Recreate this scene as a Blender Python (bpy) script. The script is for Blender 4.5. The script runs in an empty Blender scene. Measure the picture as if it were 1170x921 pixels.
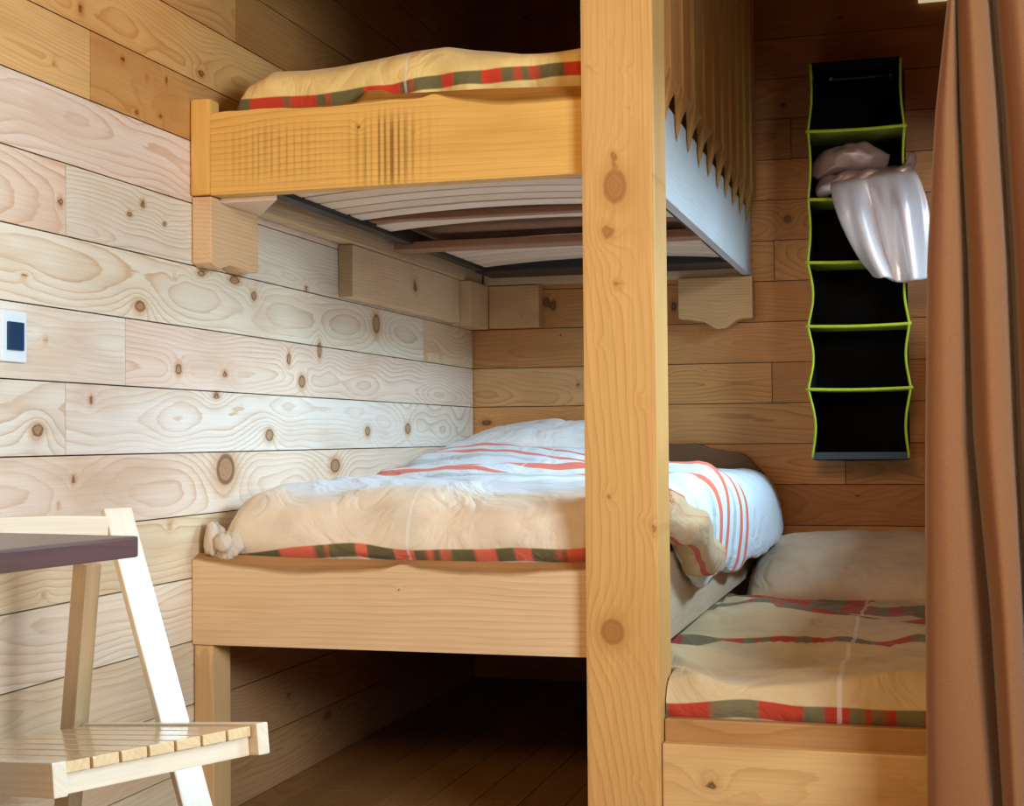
import bpy, bmesh, math, random
import numpy as np
from mathutils import Matrix, Vector

sc = bpy.context.scene
COL = sc.collection
PI = math.pi

# ------------------------------------------------------------------ helpers
def sn(x, y, seed, octs=3, f0=1.0):
    """smooth pseudo noise in [-1,1] from random plane waves"""
    r = np.random.RandomState(seed)
    out = np.zeros_like(np.asarray(x, float)); amp = 1.0; tot = 0.0; f = f0
    for o in range(octs):
        for k in range(4):
            a = r.uniform(0, 2*PI); ph = r.uniform(0, 2*PI); ff = f*r.uniform(.7, 1.4)*2*PI
            out = out + amp*.5*np.sin(ff*(np.cos(a)*x + np.sin(a)*y) + ph)
        tot += amp; amp *= .5; f *= 2.0
    return out/tot

def sstep(a, b, x):
    t = np.clip((np.asarray(x, float)-a)/(b-a), 0, 1)
    return t*t*(3-2*t)

def empty(name, loc=(0, 0, 0), rz=0, label=None, cat=None, group=None):
    o = bpy.data.objects.new(name, None); COL.objects.link(o)
    o.location = loc; o.rotation_euler = (0, 0, rz); o.empty_display_size = .1
    tag(o, label, cat, group)
    return o

def tag(o, label=None, cat=None, group=None, kind=None):
    if label: o['label'] = label
    if cat: o['category'] = cat
    if group: o['group'] = group
    if kind: o['kind'] = kind
    return o

def link(name, me, mats, parent=None):
    o = bpy.data.objects.new(name, me); COL.objects.link(o)
    for m in (mats if isinstance(mats, (list, tuple)) else [mats]): me.materials.append(m)
    if parent is not None: o.parent = parent
    return o

def fattr(me, name, arr):
    a = me.attributes.new(name, 'FLOAT', 'POINT'); a.data.foreach_set('value', np.asarray(arr, np.float32))

def cattr(me, name, arr):
    arr = np.asarray(arr, np.float32)
    a = me.attributes.new(name, 'FLOAT_COLOR', 'POINT')
    a.data.foreach_set('color', np.concatenate([arr, np.ones((len(arr), 1), np.float32)], 1).ravel())

def setuv(me, uv):
    lay = me.uv_layers.new(name='UVMap')
    vi = np.empty(len(me.loops), np.int32); me.loops.foreach_get('vertex_index', vi)
    lay.data.foreach_set('uv', np.asarray(uv, np.float32)[vi].ravel())

def smooth(me, on=True):
    me.polygons.foreach_set('use_smooth', [on]*len(me.polygons))

# ------------------------------------------------------------------ wood field
def wood_field(u, v, w, seed, knots=(), spacing=.010, swirl=.5):
    """growth-ring phase of a plain-sawn board; u runs with the grain"""
    r = np.random.RandomState(seed)
    c = r.uniform(-.04, .04); d0 = r.uniform(.015, .06); sl = r.uniform(-.035, .035)
    uu = u + r.uniform(-5, 5)
    dep = d0 + sl*u + .016*sn(uu, 0*u, seed+1, 2, .55) + w
    cc = c + .02*sn(uu, 0*u, seed+2, 2, .4)
    rad = np.sqrt((v-cc)**2 + dep**2 + 1e-5)
    rad = rad + swirl*.012*sn(uu*1.0, v*2.2, seed+3, 2, 1.6)
    F = rad/spacing
    K = np.full_like(F, 9.0)
    for (ku, kv, a, b) in knots:
        a = a*.72; b = b*.72
        k = np.sqrt(((u-ku)/a)**2 + ((v-kv)/b)**2)
        K = np.minimum(K, k)
        amp = 3.2 if max(a, b) > .012 else 1.4
        F = F + amp*np.exp(-(k/2.6)**1.5)
    return F, K

def finish_wood(me, co, axis, seed, knots=(), spacing=.010, swirl=.5, tint=None, S=None, vaxis=None):
    """store ring phase F, knot distance K, tint T, marks S and UV on a mesh; co are pre-transform coordinates"""
    ax = 'xyz'.index(axis)
    oth = [i for i in range(3) if i != ax]
    if vaxis: 
        vi = 'xyz'.index(vaxis); wi = [i for i in oth if i != vi][0]
    else: vi, wi = oth
    u, v, w = co[:, ax], co[:, vi], co[:, wi]
    F, K = wood_field(u, v, w, seed, knots, spacing, swirl)
    fattr(me, 'F', F); fattr(me, 'K', K)
    fattr(me, 'S', np.zeros(len(co)) if S is None else S)
    if tint is None: tint = np.ones((len(co), 3))
    tint = np.asarray(tint, float)
    if tint.ndim == 1: tint = np.tile(tint, (len(co), 1))
    cattr(me, 'T', tint)
    setuv(me, np.stack([u+seed*.37, v+w+seed*.11], 1))

SEED = [100]
def nseed():
    SEED[0] += 7; return SEED[0]

def wbox(name, lo, hi, axis, mat, parent=None, knots=(), res=.03, cham=.004, seed=None, spacing=.010, swirl=.4,
         tint=None, mtx=None, edit=None, vaxis=None, Sfun=None):
    """a planed timber: bevelled box from lo to hi, cut fine enough to carry its grain"""
    seed = seed or nseed()
    lo = Vector(lo); hi = Vector(hi)
    bm = bmesh.new(); bmesh.ops.create_cube(bm, size=1)
    for v in bm.verts:
        for i in range(3): v.co[i] = lo[i] + (v.co[i]+.5)*(hi[i]-lo[i])
    if cham: bmesh.ops.bevel(bm, geom=bm.edges[:], offset=min(cham, .3*min(hi-lo)), segments=2, affect='EDGES', profile=.7)
    for i in range(3):
        L = hi[i]-lo[i]; n = int(L/res)
        nrm = Vector((0, 0, 0)); nrm[i] = 1
        for k in range(1, n):
            p = Vector((0, 0, 0)); p[i] = lo[i] + L*k/n
            bmesh.ops.bisect_plane(bm, geom=bm.verts[:]+bm.edges[:]+bm.faces[:], plane_co=p, plane_no=nrm)
    me = bpy.data.meshes.new(name); bm.to_mesh(me); bm.free()
    co = np.array([v.co[:] for v in me.vertices])
    S = Sfun(co) if Sfun else None
    finish_wood(me, co, axis, seed, knots, spacing, swirl, tint, S, vaxis)
    if edit is not None:
        c2 = edit(co.copy()); me.vertices.foreach_set('co', c2.astype(np.float32).ravel())
    if mtx is not None: me.transform(mtx)
    me.update()
    return link(name, me, mat, parent)

def bar_mtx(A, B, side=(0, 1, 0)):
    """frame whose z runs A->B and whose y is as near as possible to side"""
    A = Vector(A); B = Vector(B); z = (B-A).normalized(); y = Vector(side); y = (y - z*y.dot(z)).normalized(); x = y.cross(z)
    M = Matrix((x, y, z)).transposed().to_4x4(); M.translation = A
    return M, (B-A).length

def wbar(name, A, B, wx, wy, mat, parent, side=(0, 1, 0), **k):
    M, L = bar_mtx(A, B, side)
    return wbox(name, (-wx/2, -wy/2, 0), (wx/2, wy/2, L), 'z', mat, parent, mtx=M, **k)

def grid_mesh(name, P, closed_u=False):
    """P: (nu,nv,3) array -> mesh, returns mesh with verts in C order"""
    nu, nv = P.shape[:2]
    idx = np.arange(nu*nv).reshape(nu, nv)
    a = idx[:-1, :-1]; b = idx[1:, :-1]; c = idx[1:, 1:]; d = idx[:-1, 1:]
    F = np.stack([a, b, c, d], -1).reshape(-1, 4)
    if closed_u:
        F = np.concatenate([F, np.stack([idx[-1, :-1], idx[0, :-1], idx[0, 1:], idx[-1, 1:]], -1).reshape(-1, 4)])
    me = bpy.data.meshes.new(name)
    me.from_pydata(P.reshape(-1, 3).tolist(), [], F.tolist()); me.update()
    return me

def catmull(pts, n):
    """n points along a smooth curve through pts (by chord length)"""
    p = np.array(pts, float); d = np.r_[0, np.cumsum(np.linalg.norm(np.diff(p, axis=0), axis=1))]
    t = np.linspace(0, d[-1], n)
    m = np.gradient(p, d, axis=0)
    i = np.clip(np.searchsorted(d, t, 'right')-1, 0, len(d)-2)
    h = (d[i+1]-d[i])[:, None]; x = ((t-d[i])/h[:, 0])[:, None]
    return (2*x**3-3*x**2+1)*p[i] + (x**3-2*x**2+x)*h*m[i] + (-2*x**3+3*x**2)*p[i+1] + (x**3-x**2)*h*m[i+1]

def tube_mesh(name, pts, r, n=8, cap=True):
    p = np.array(pts, float); m = len(p); R = np.broadcast_to(np.asarray(r, float), (m,))
    T = np.gradient(p, axis=0); T /= np.linalg.norm(T, axis=1)[:, None]
    up = np.array([0, 0, 1.]) if abs(T[0, 2]) < .9 else np.array([0, 1., 0])
    N = np.cross(T, up); N /= np.linalg.norm(N, axis=1)[:, None]; B = np.cross(T, N)
    a = np.arange(n)*2*PI/n
    P = p[None] + (np.cos(a)[:, None, None]*N[None] + np.sin(a)[:, None, None]*B[None])*R[None, :, None]
    me = grid_mesh(name, P, closed_u=True)
    if cap:
        bm = bmesh.new(); bm.from_mesh(me)
        bmesh.ops.holes_fill(bm, edges=[e for e in bm.edges if e.is_boundary]); bm.to_mesh(me); bm.free()
    bm = bmesh.new(); bm.from_mesh(me); bmesh.ops.recalc_face_normals(bm, faces=bm.faces[:]); bm.to_mesh(me); bm.free()
    smooth(me); return me

def plain_box(name, lo, hi, mat, parent=None, cham=.004):
    bm = bmesh.new(); bmesh.ops.create_cube(bm, size=1)
    for v in bm.verts:
        for i in range(3): v.co[i] = lo[i] + (v.co[i]+.5)*(hi[i]-lo[i])
    if cham: bmesh.ops.bevel(bm, geom=bm.edges[:], offset=cham, segments=2, affect='EDGES', profile=.7)
    me = bpy.data.meshes.new(name); bm.to_mesh(me); bm.free()
    return link(name, me, mat, parent)

# ------------------------------------------------------------------ materials
class NT:
    def __init__(s, name):
        s.m = bpy.data.materials.new(name); s.m.use_nodes = True; s.t = s.m.node_tree; s.t.nodes.clear()
        s.out = s.n('ShaderNodeOutputMaterial'); s.b = s.n('ShaderNodeBsdfPrincipled')
        s.l(s.b.outputs[0], s.out.inputs[0])
    def n(s, ty, **k):
        x = s.t.nodes.new(ty)
        for a, v in k.items(): setattr(x, a, v)
        return x
    def l(s, a, b): s.t.links.new(a, b)
    def put(s, sock, v):
        if hasattr(v, 'is_linked'): s.l(v, sock)
        else: sock.default_value = v
    def math(s, op, a, b=0.0, c=None):
        x = s.n('ShaderNodeMath', operation=op); s.put(x.inputs[0], a); s.put(x.inputs[1], b)
        if c is not None: s.put(x.inputs[2], c)
        return x.outputs[0]
    def mix(s, f, a, b, mode='MIX'):
        x = s.n('ShaderNodeMix', data_type='RGBA', blend_type=mode)
        s.put(x.inputs[0], f); s.put(x.inputs[6], a if hasattr(a, 'is_linked') else (*a, 1)); s.put(x.inputs[7], b if hasattr(b, 'is_linked') else (*b, 1))
        return x.outputs[2]
    def attr(s, name, col=False):
        x = s.n('ShaderNodeAttribute', attribute_name=name); return x.outputs['Color'] if col else x.outputs['Fac']
    def ramp(s, f, stops):
        x = s.n('ShaderNodeValToRGB'); e = x.color_ramp.elements
        while len(e) < len(stops): e.new(.5)
        for i, (p, v) in enumerate(stops):
            e[i].position = p; e[i].color = (v, v, v, 1) if not isinstance(v, tuple) else (*v, 1)
        s.put(x.inputs[0], f); return x.outputs[0]
    def mrange(s, v, a, b, c=0., d=1., smooth=True):
        x = s.n('ShaderNodeMapRange', interpolation_type='SMOOTHSTEP' if smooth else 'LINEAR')
        s.put(x.inputs[0], v)
        for i, q in enumerate((a, b, c, d)): x.inputs[1+i].default_value = q
        return x.outputs[0]
    def noise(s, vec, scale, detail=3, rough=.55, sx=(1, 1, 1)):
        mp = s.n('ShaderNodeMapping'); s.put(mp.inputs[0], vec); mp.inputs[3].default_value = sx
        x = s.n('ShaderNodeTexNoise'); s.l(mp.outputs[0], x.inputs[0]); x.inputs['Scale'].default_value = scale
        x.inputs['Detail'].default_value = detail; x.inputs['Roughness'].default_value = rough
        return x.outputs[0]

def wood(name, base, late, strength=.55, rough=.55, coat=0., knot=(.10, .045, .02), halo=.45, mark=(.12, .05, .012), streak=.10, heart_mix=.9):
    t = NT(name)
    uv = t.n('ShaderNodeUVMap').outputs[0]
    F = t.attr('F'); K = t.attr('K')
    wob = t.noise(uv, 1, 3, .6, (5, 34, 1))
    ph = t.math('ADD', F, t.math('MULTIPLY', wob, .7))
    fr = t.math('FRACT', ph)
    rg = t.ramp(fr, [(0, .0), (.35, .10), (.70, .38), (.90, 1.0), (.96, .9), (1.0, .0)])
    amt = t.noise(uv, 1, 2, .5, (1.3, 7, 1))
    fac = t.math('MULTIPLY', rg, t.math('MULTIPLY', t.mrange(amt, .30, .68, .35, 1.15), strength))
    col = t.mix(fac, base, late)
    big = t.noise(uv, 1, 3, .55, (2.2, 7, 1))
    col = t.mix(t.mrange(big, .46, .74, 0, .75), col, t.mix(.5, base, late))
    st = t.noise(uv, 1, 2, .6, (4, 160, 1))
    col = t.mix(1., col, t.ramp(st, [(.25, 1-streak), (.75, 1+streak*.5)]), 'MULTIPLY')
    # knots: warm halo, dark bark ring, brown heart
    hal = t.mrange(K, 1.0, 2.4, halo, 0)
    col = t.mix(hal, col, late)
    heart = t.mrange(K, .85, 1.02, 1, 0)
    hr = t.math('FRACT', t.math('MULTIPLY', K, 3.2))
    hc = t.mix(t.ramp(hr, [(0, 0.), (.8, .7), (1, 0.)]), tuple(.55*a+.45*b for a, b in zip(late, knot)), knot)
    col = t.mix(t.math('MULTIPLY', heart, heart_mix), col, hc)
    ring = t.math('MULTIPLY', t.mrange(K, .70, .92), t.mrange(K, 1.0, 1.22, 1, 0))
    col = t.mix(t.math('MULTIPLY', ring, .75), col, knot)
    col = t.mix(1., col, t.attr('T', True), 'MULTIPLY')
    col = t.mix(t.attr('S'), col, mark)
    t.l(col, t.b.inputs['Base Color']); t.b.inputs['Roughness'].default_value = rough
    t.b.inputs['Specular IOR Level'].default_value = .35
    if coat: t.b.inputs['Coat Weight'].default_value = coat; t.b.inputs['Coat Roughness'].default_value = .12
    bp = t.n('ShaderNodeBump'); bp.inputs['Strength'].default_value = .12; bp.inputs['Distance'].default_value = .002
    t.l(st, bp.inputs['Height']); t.l(bp.outputs[0], t.b.inputs['Normal'])
    return t.m

def plain(name, col, rough=.6, metal=0., bump=0., scale=60., var=.12, spec=.4, sheen=0.):
    t = NT(name); tc = t.n('ShaderNodeTexCoord').outputs['Object']
    nz = t.noise(tc, scale, 3)
    c = t.mix(1., col, t.ramp(nz, [(.25, 1-var), (.75, 1+var)]), 'MULTIPLY')
    t.l(c, t.b.inputs['Base Color']); t.b.inputs['Roughness'].default_value = rough; t.b.inputs['Metallic'].default_value = metal
    t.b.inputs['Specular IOR Level'].default_value = spec
    if sheen: t.b.inputs['Sheen Weight'].default_value = sheen
    if bump:
        bp = t.n('ShaderNodeBump'); bp.inputs['Strength'].default_value = bump; bp.inputs['Distance'].default_value = .003
        t.l(nz, bp.inputs['Height']); t.l(bp.outputs[0], t.b.inputs['Normal'])
    return t.m

def cloth(name, base, bands=(), red=(.62, .06, .025), olive=(.17, .14, .05), lit_top=None, lines=(), seams=()):
    """woven quilt cotton; bands = (s centre, half width, plaid or plain red) read along the cloth coordinate s, plaid along t"""
    t = NT(name); tc = t.n('ShaderNodeTexCoord').outputs['Object']
    s = t.attr('s'); q = t.attr('t')
    wv = t.noise(tc, 9, 3)
    col = t.mix(t.mrange(wv, .35, .7), base, tuple(.86*c for c in base))
    if lit_top: col = t.mix(t.mrange(s, lit_top[0], lit_top[1]), col, lit_top[2])  # cream turns cold white on top, standing in for daylight
    for (c, hw, colr) in lines:
        d = t.math('ABSOLUTE', t.math('SUBTRACT', s, c))
        col = t.mix(t.math('MULTIPLY', t.mrange(d, hw*.8, hw*1.2, 1, 0), .8), col, colr)
    for (c, hw, plaid) in bands:
        d = t.math('ABSOLUTE', t.math('SUBTRACT', s, c))
        m = t.mrange(d, hw-.002, hw+.002, 1, 0)
        if plaid:
            n = t.n('ShaderNodeTexNoise'); n.noise_dimensions = '1D'; t.put(n.inputs['W'], t.math('ADD', t.math('MULTIPLY', q, 11.), c*40))
            n.inputs['Scale'].default_value = 1.; n.inputs['Detail'].default_value = 1.5
            pm = t.mrange(n.outputs[0], .46, .52)
            bc = t.mix(pm, red, olive)
        else: bc = t.mix(0., red, olive)
        col = t.mix(m, col, bc)
    for (c, hw) in seams:
        d = t.math('ABSOLUTE', t.math('SUBTRACT', q, c))
        col = t.mix(t.math('MULTIPLY', t.mrange(d, hw*.6, hw, 1, 0), .45), col, (.85, .82, .75))
    t.l(col, t.b.inputs['Base Color']); t.b.inputs['Roughness'].default_value = .9
    t.b.inputs['Specular IOR Level'].default_value = .15; t.b.inputs['Sheen Weight'].default_value = .15
    w2 = t.noise(tc, 420, 2); bp = t.n('ShaderNodeBump'); bp.inputs['Strength'].default_value = .10; bp.inputs['Distance'].default_value = .002
    wr = t.n('ShaderNodeTexNoise'); wr.inputs['Scale'].default_value = 6.5; wr.inputs['Detail'].default_value = 3; wr.inputs['Distortion'].default_value = 1.2
    t.l(tc, wr.inputs[0]); rdg = t.math('ABSOLUTE', t.math('SUBTRACT', wr.outputs[0], .5))
    b2 = t.n('ShaderNodeBump'); b2.inputs['Strength'].default_value = .55; b2.inputs['Distance'].default_value = .035
    t.l(rdg, b2.inputs['Height']); t.l(b2.outputs[0], bp.inputs['Normal'])
    t.l(w2, bp.inputs['Height']); t.l(bp.outputs[0], t.b.inputs['Normal'])
    return t.m

M_LEFT = wood('pale_pine_wall', (.86, .76, .62), (.58, .31, .115), .58, .5, knot=(.13, .06, .03), heart_mix=.62, halo=.6)
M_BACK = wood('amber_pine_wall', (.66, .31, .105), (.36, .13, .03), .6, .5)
M_FLOOR = wood('floor_pine', (.36, .18, .06), (.20, .085, .025), .6, .45)
M_POST = wood('post_pine', (.71, .395, .125), (.50, .22, .05), .55, .5, knot=(.36, .14, .035), halo=.5)
M_UP = wood('golden_board', (.82, .47, .115), (.52, .23, .035), .5, .5, mark=(.16, .07, .012))
M_LOW = wood('tan_board', (.78, .53, .29), (.58, .33, .14), .5, .5)
M_SIDE = wood('daylit_board', (.66, .66, .64), (.50, .46, .42), .25, .5)  # cool daylight put into the board's own colour
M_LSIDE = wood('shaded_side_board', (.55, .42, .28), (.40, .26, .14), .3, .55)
M_SLAT = wood('beech_slat', (.88, .68, .50), (.76, .54, .36), .25, .5)
M_BEAM = wood('red_brown_beam', (.34, .16, .08), (.22, .09, .04), .3, .5)
M_GUARD = wood('guard_pine', (.52, .28, .08), (.34, .15, .03), .4, .5)
M_SINGLE = wood('orange_board', (.74, .45, .18), (.50, .25, .07), .5, .5)
M_BLOCK = wood('block_pine', (.76, .53, .30), (.48, .25, .10), .45, .55)
M_DARKW = wood('dark_bark_board', (.17, .075, .03), (.09, .035, .015), .5, .6)
M_CHAIR = wood('varnished_chair_wood', (.80, .68, .50), (.74, .55, .34), .3, .3, coat=.5)
M_SEAT = wood('varnished_seat_wood', (.80, .58, .32), (.60, .37, .15), .35, .22, coat=.9)
M_TABLE = wood('dark_table_wood', (.115, .060, .052), (.06, .03, .028), .5, .35, coat=.25)
M_GAP = plain('dark_joint', (.055, .028, .012), .9)
M_BLACKMETAL = plain('black_rail', (.012, .012, .014), .45)
M_BLACKFAB = plain('black_fabric', (.0065, .006, .006), .95, bump=.2, scale=300, spec=.1)
M_LIME = plain('lime_piping', (.42, .50, .02), .7, scale=40)
M_LIMEDARK = plain('lime_shelf_fabric', (.34, .38, .03), .9, scale=30)
M_HOOK = plain('hanger_metal', (.5, .5, .5), .3, metal=.8)
M_CURTAIN = plain('brown_curtain', (.25, .092, .024), .85, bump=.15, scale=240, var=.10, sheen=.3)
M_SWITCH = plain('switch_plate_plastic', (.80, .88, .88), .35, scale=5, var=.02)
M_ROCK = plain('switch_rocker_plastic', (.012, .045, .11), .3, scale=5)
M_PANEL = plain('glowing_panel', (.9, .86, .62), .5, scale=5, var=.03)
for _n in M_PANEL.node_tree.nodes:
    if _n.type == 'BSDF_PRINCIPLED': _n.inputs['Emission Color'].default_value = (1, .93, .6, 1); _n.inputs['Emission Strength'].default_value = .45  # weak glow added so the panel reads bright
M_CEIL = plain('ceiling_board', (.30, .17, .08), .7, scale=8)
M_PILLOW = cloth('pillow_cotton', (.72, .55, .37))
M_PILLOW2 = cloth('white_pillow_cotton', (.90, .92, .92))
M_TOWEL = plain('pale_towel', (.74, .66, .64), .34, bump=.25, scale=260, var=.08, metal=.35)
_t = M_TOWEL.node_tree; _b = [n for n in _t.nodes if n.type == 'BSDF_PRINCIPLED'][0]; _src = _b.inputs['Base Color'].links[0].from_socket
_a = _t.nodes.new('ShaderNodeAttribute'); _a.attribute_name = 'T'; _m = _t.nodes.new('ShaderNodeMix'); _m.data_type = 'RGBA'; _m.blend_type = 'MULTIPLY'
_m.inputs[0].default_value = 1.; _t.links.new(_src, _m.inputs[6]); _t.links.new(_a.outputs['Color'], _m.inputs[7]); _t.links.new(_m.outputs[2], _b.inputs['Base Color'])

# ------------------------------------------------------------------ the room
PH = .14                                                   # plank height
def plank_wall(name, place, rows, knots, mat, a0, a1, hole=None, seed0=1, default=(1, 1, 1), vary=.06):
    """planks as raised strips on a dark backing. place(a,z,d)->xyz ; rows: list of (z0,z1,[joints],[tints])"""
    V = []; Fc = []; FF = []; KK = []; TT = []; UV = []; off = 0
    rnd = random.Random(seed0)
    for ri, (z0, z1, joints, tints) in enumerate(rows):
        cuts = [a0] + sorted(joints) + [a1]
        spans = [(cuts[i], cuts[i+1]) for i in range(len(cuts)-1)]
        if hole and z1 > hole[2]+.01 and z0 < hole[3]-.01: spans = [(a0, hole[0]), (hole[1], a1)]
        for si, (b0, b1) in enumerate(spans):
            b0 += .0012; b1 -= .0012
            tint = tints[si] if tints and si < len(tints) and tints[si] else default
            g = 1+rnd.uniform(-vary, vary); tint = np.array(tint)*g*np.array([1, 1+rnd.uniform(-.02, .02), 1+rnd.uniform(-.04, .04)])
            y0, y1 = z0+.0014, z1-.0014
            fine = .0125
            av = np.linspace(b0, b1, max(2, int((b1-b0)/fine)+1)); zv = np.linspace(y0, y1, max(2, int((y1-y0)/fine)+2))
            # skirts: first/last rows pushed into the wall
            av = np.r_[b0, av, b1]; zv = np.r_[y0, zv, y1]
            A, Z = np.meshgrid(av, zv, indexing='ij')
            D = np.full_like(A, .012); D[0] = D[-1] = 0; D[:, 0] = D[:, -1] = 0
            n0, n1 = A.shape
            P = place(A.ravel(), Z.ravel(), D.ravel())
            sd = seed0*1000 + ri*31 + si*7
            zc = (z0+z1)/2
            kk = [(k[0], k[1]-zc, k[2], k[3]) for k in knots if b0-.05 < k[0] < b1+.05 and y0-.02 < k[1] < y1+.02]
            r = np.random.RandomState(sd)
            F, K = wood_field(A.ravel(), Z.ravel()-zc, 0*A.ravel(), sd, kk, r.uniform(.009, .016), r.uniform(.8, 1.9))
            idx = np.arange(n0*n1).reshape(n0, n1) + off
            f = np.stack([idx[:-1, :-1], idx[1:, :-1], idx[1:, 1:], idx[:-1, 1:]], -1).reshape(-1, 4)
            V.append(P); Fc.append(f); FF.append(F); KK.append(K); TT.append(np.tile(tint, (len(P), 1)))
            UV.append(np.stack([A.ravel()+sd*.37, Z.ravel()+sd*.11], 1)); off += len(P)
    # backing slab
    z0, z1 = rows[0][0], rows[-1][1]
    slabs = [(a0, z0, a1, z1)] if not hole else [(a0, z0, a1, hole[2]), (a0, hole[3], a1, z1), (a0, hole[2], hole[0], hole[3]), (hole[1], hole[2], a1, hole[3])]
    c = [place(np.array([a]), np.array([z]), np.array([d]))[0] for (p0, q0, p1, q1) in slabs for d in (-.05, .006) for a, z in ((p0, q0), (p1, q0), (p1, q1), (p0, q1))]
    nf = np.concatenate(Fc); ns = len(slabs)
    quads = [(4, 5, 6, 7), (0, 3, 2, 1), (0, 1, 5, 4), (1, 2, 6, 5), (2, 3, 7, 6), (3, 0, 4, 7)]
    allV = np.concatenate(V+[np.array(c)]); nb = len(allV)-8*ns
    faces = nf.tolist() + [[nb+8*j+i for i in q] for j in range(ns) for q in quads]
    me = bpy.data.meshes.new(name); me.from_pydata(allV.tolist(), [], faces); me.update()
    z8 = np.zeros(8*ns)
    fattr(me, 'F', np.r_[np.concatenate(FF), z8]); fattr(me, 'K', np.r_[np.concatenate(KK), z8+9]); fattr(me, 'S', np.zeros(len(allV)))
    cattr(me, 'T', np.concatenate(TT+[np.ones((8*ns, 3))])); setuv(me, np.concatenate(UV+[np.zeros((8*ns, 2))]))
    bm = bmesh.new(); bm.from_mesh(me); bmesh.ops.recalc_face_normals(bm, faces=bm.faces[:]); bm.to_mesh(me); bm.free()
    o = link(name, me, [mat, M_GAP])
    mi = np.zeros(len(me.polygons), np.int32); mi[-6*ns:] = 1; me.polygons.foreach_set('material_index', mi)
    tag(o, kind='structure'); return o

LKN = [(-1.722, 0.879, 0.0306, 0.02), (-1.96, 0.799, 0.0585, 0.046), (-1.301, 0.794, 0.0441, 0.0245), (-2.183, 1.024, 0.0195, 0.0158), (-1.962, 1.023, 0.0176, 0.0105), (-1.523, 1.02, 0.028, 0.021), (-2.712, 0.888, 0.0252, 0.0153), (-2.687, 1.058, 0.0084, 0.0086), (-2.006, 0.971, 0.0258, 0.0103), (-1.054, 0.89, 0.028, 0.0181), (-0.707, 0.899, 0.0324, 0.0223), (-1.807, 1.22, 0.0196, 0.0153), (-2.346, 1.149, 0.0288, 0.0152), (-2.077, 1.247, 0.0246, 0.0102), (-1.911, 1.249, 0.0368, 0.0128), (-2.568, 1.713, 0.0124, 0.0111), (-2.658, 1.583, 0.0087, 0.0071), (-2.074, 1.703, 0.0205, 0.0105), (-2.413, 1.652, 0.0102, 0.0115), (-2.315, 1.635, 0.0072, 0.0098), (-2.234, 1.651, 0.0076, 0.012), (-2.358, 1.555, 0.0105, 0.0077), (-2.26, 1.569, 0.0111, 0.0079), (-2.638, 1.323, 0.0116, 0.0123), (-2.334, 1.366, 0.0144, 0.0115), (-2.387, 1.336, 0.0136, 0.0094), (-2.243, 1.336, 0.0114, 0.0078), (-2.753, 1.17, 0.0108, 0.0051), (-2.201, 1.226, 0.0117, 0.0059), (-2.594, 0.794, 0.012, 0.0106), (-2.533, 0.948, 0.0124, 0.0108), (-2.645, 0.746, 0.0087, 0.0069), (-2.224, 0.68, 0.0114, 0.0078), (-1.406, 1.11, 0.018, 0.0288), (-1.605, 1.076, 0.0159, 0.0206), (-0.978, 1.213, 0.0365, 0.037), (-1.492, 1.268, 0.0171, 0.0094), (-2.693, 0.582, 0.0084, 0.0069), (-1.769, 0.163, 0.0196, 0.0112), (-1.614, 0.211, 0.0162, 0.0093), (-1.365, 0.114, 0.03, 0.0123), (-0.894, 1.756, 0.0304, 0.0109)]
BKN = [(0.392, 1.054, 0.0094, 0.0125), (0.275, 1.355, 0.0158, 0.0252), (0.301, 1.342, 0.0158, 0.0252), (0.716, 1.085, 0.0062, 0.0062), (0.843, 1.098, 0.0062, 0.0062), (0.326, 1.234, 0.0063, 0.0063), (0.088, 1.346, 0.0096, 0.0064), (0.229, 1.29, 0.0063, 0.0095), (1.357, 0.663, 0.0122, 0.0061), (0.048, 0.923, 0.0286, 0.0127), (0.323, 0.917, 0.0251, 0.0188), (0.738, 1.324, 0.0124, 0.0248), (1.321, 2.294, 0.0158, 0.0095), (1.432, 1.956, 0.0125, 0.0125), (0.829, 1.229, 0.0062, 0.0062), (1.135, 1.613, 0.0185, 0.0185), (1.125, 2.007, 0.0125, 0.0125), (0.206, 2.391, 0.0164, 0.0099), (0.099, 1.505, 0.0096, 0.0096)]
CEIL = 2.80
W = (1, 1, 1)
GOLD_SHADE = (.94, .64, .30); GOLD_SHADE2 = (.72, .43, .17); BROWN_SHADE = (.50, .27, .095); UNDER_SHADE = (.58, .36, .19); PINK = (1.0, .92, .86); TAN = (.96, .84, .68); COOL = (.99, 1.0, 1.02)  # golds and brown put the shade high on the wall into the planks
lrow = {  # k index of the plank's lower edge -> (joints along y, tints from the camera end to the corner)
 -7: ([-3.4, -2.08], [TAN, TAN, UNDER_SHADE]), -6: ([-3.7, -2.07], [TAN, TAN, UNDER_SHADE]), -5: ([-3.2, -2.09], [TAN, TAN, UNDER_SHADE]), -4: ([-3.6, -1.7], [TAN, PINK, TAN]),  # dark plank ends behind the bed front paint the under-bed shade
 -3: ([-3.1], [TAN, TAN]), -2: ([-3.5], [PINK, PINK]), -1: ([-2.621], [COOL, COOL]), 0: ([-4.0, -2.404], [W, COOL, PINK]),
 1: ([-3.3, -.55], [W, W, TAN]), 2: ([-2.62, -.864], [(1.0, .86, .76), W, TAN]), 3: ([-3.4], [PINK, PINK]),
 4: ([-2.534], [GOLD_SHADE, GOLD_SHADE2]), 5: ([-3.0], [GOLD_SHADE, (.84, .54, .23)]), 6: ([-3.6, -1.9], [GOLD_SHADE2, GOLD_SHADE2, BROWN_SHADE]), 7: ([-2.2], [GOLD_SHADE2, BROWN_SHADE]),
 8: ([-2.9], [BROWN_SHADE]*2), 9: ([-3.3], [BROWN_SHADE]*2), 10: ([-2.5], [BROWN_SHADE]*2), 11: ([-3.], [BROWN_SHADE]*2), 12: ([-2.7], [BROWN_SHADE]*2)}
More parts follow.
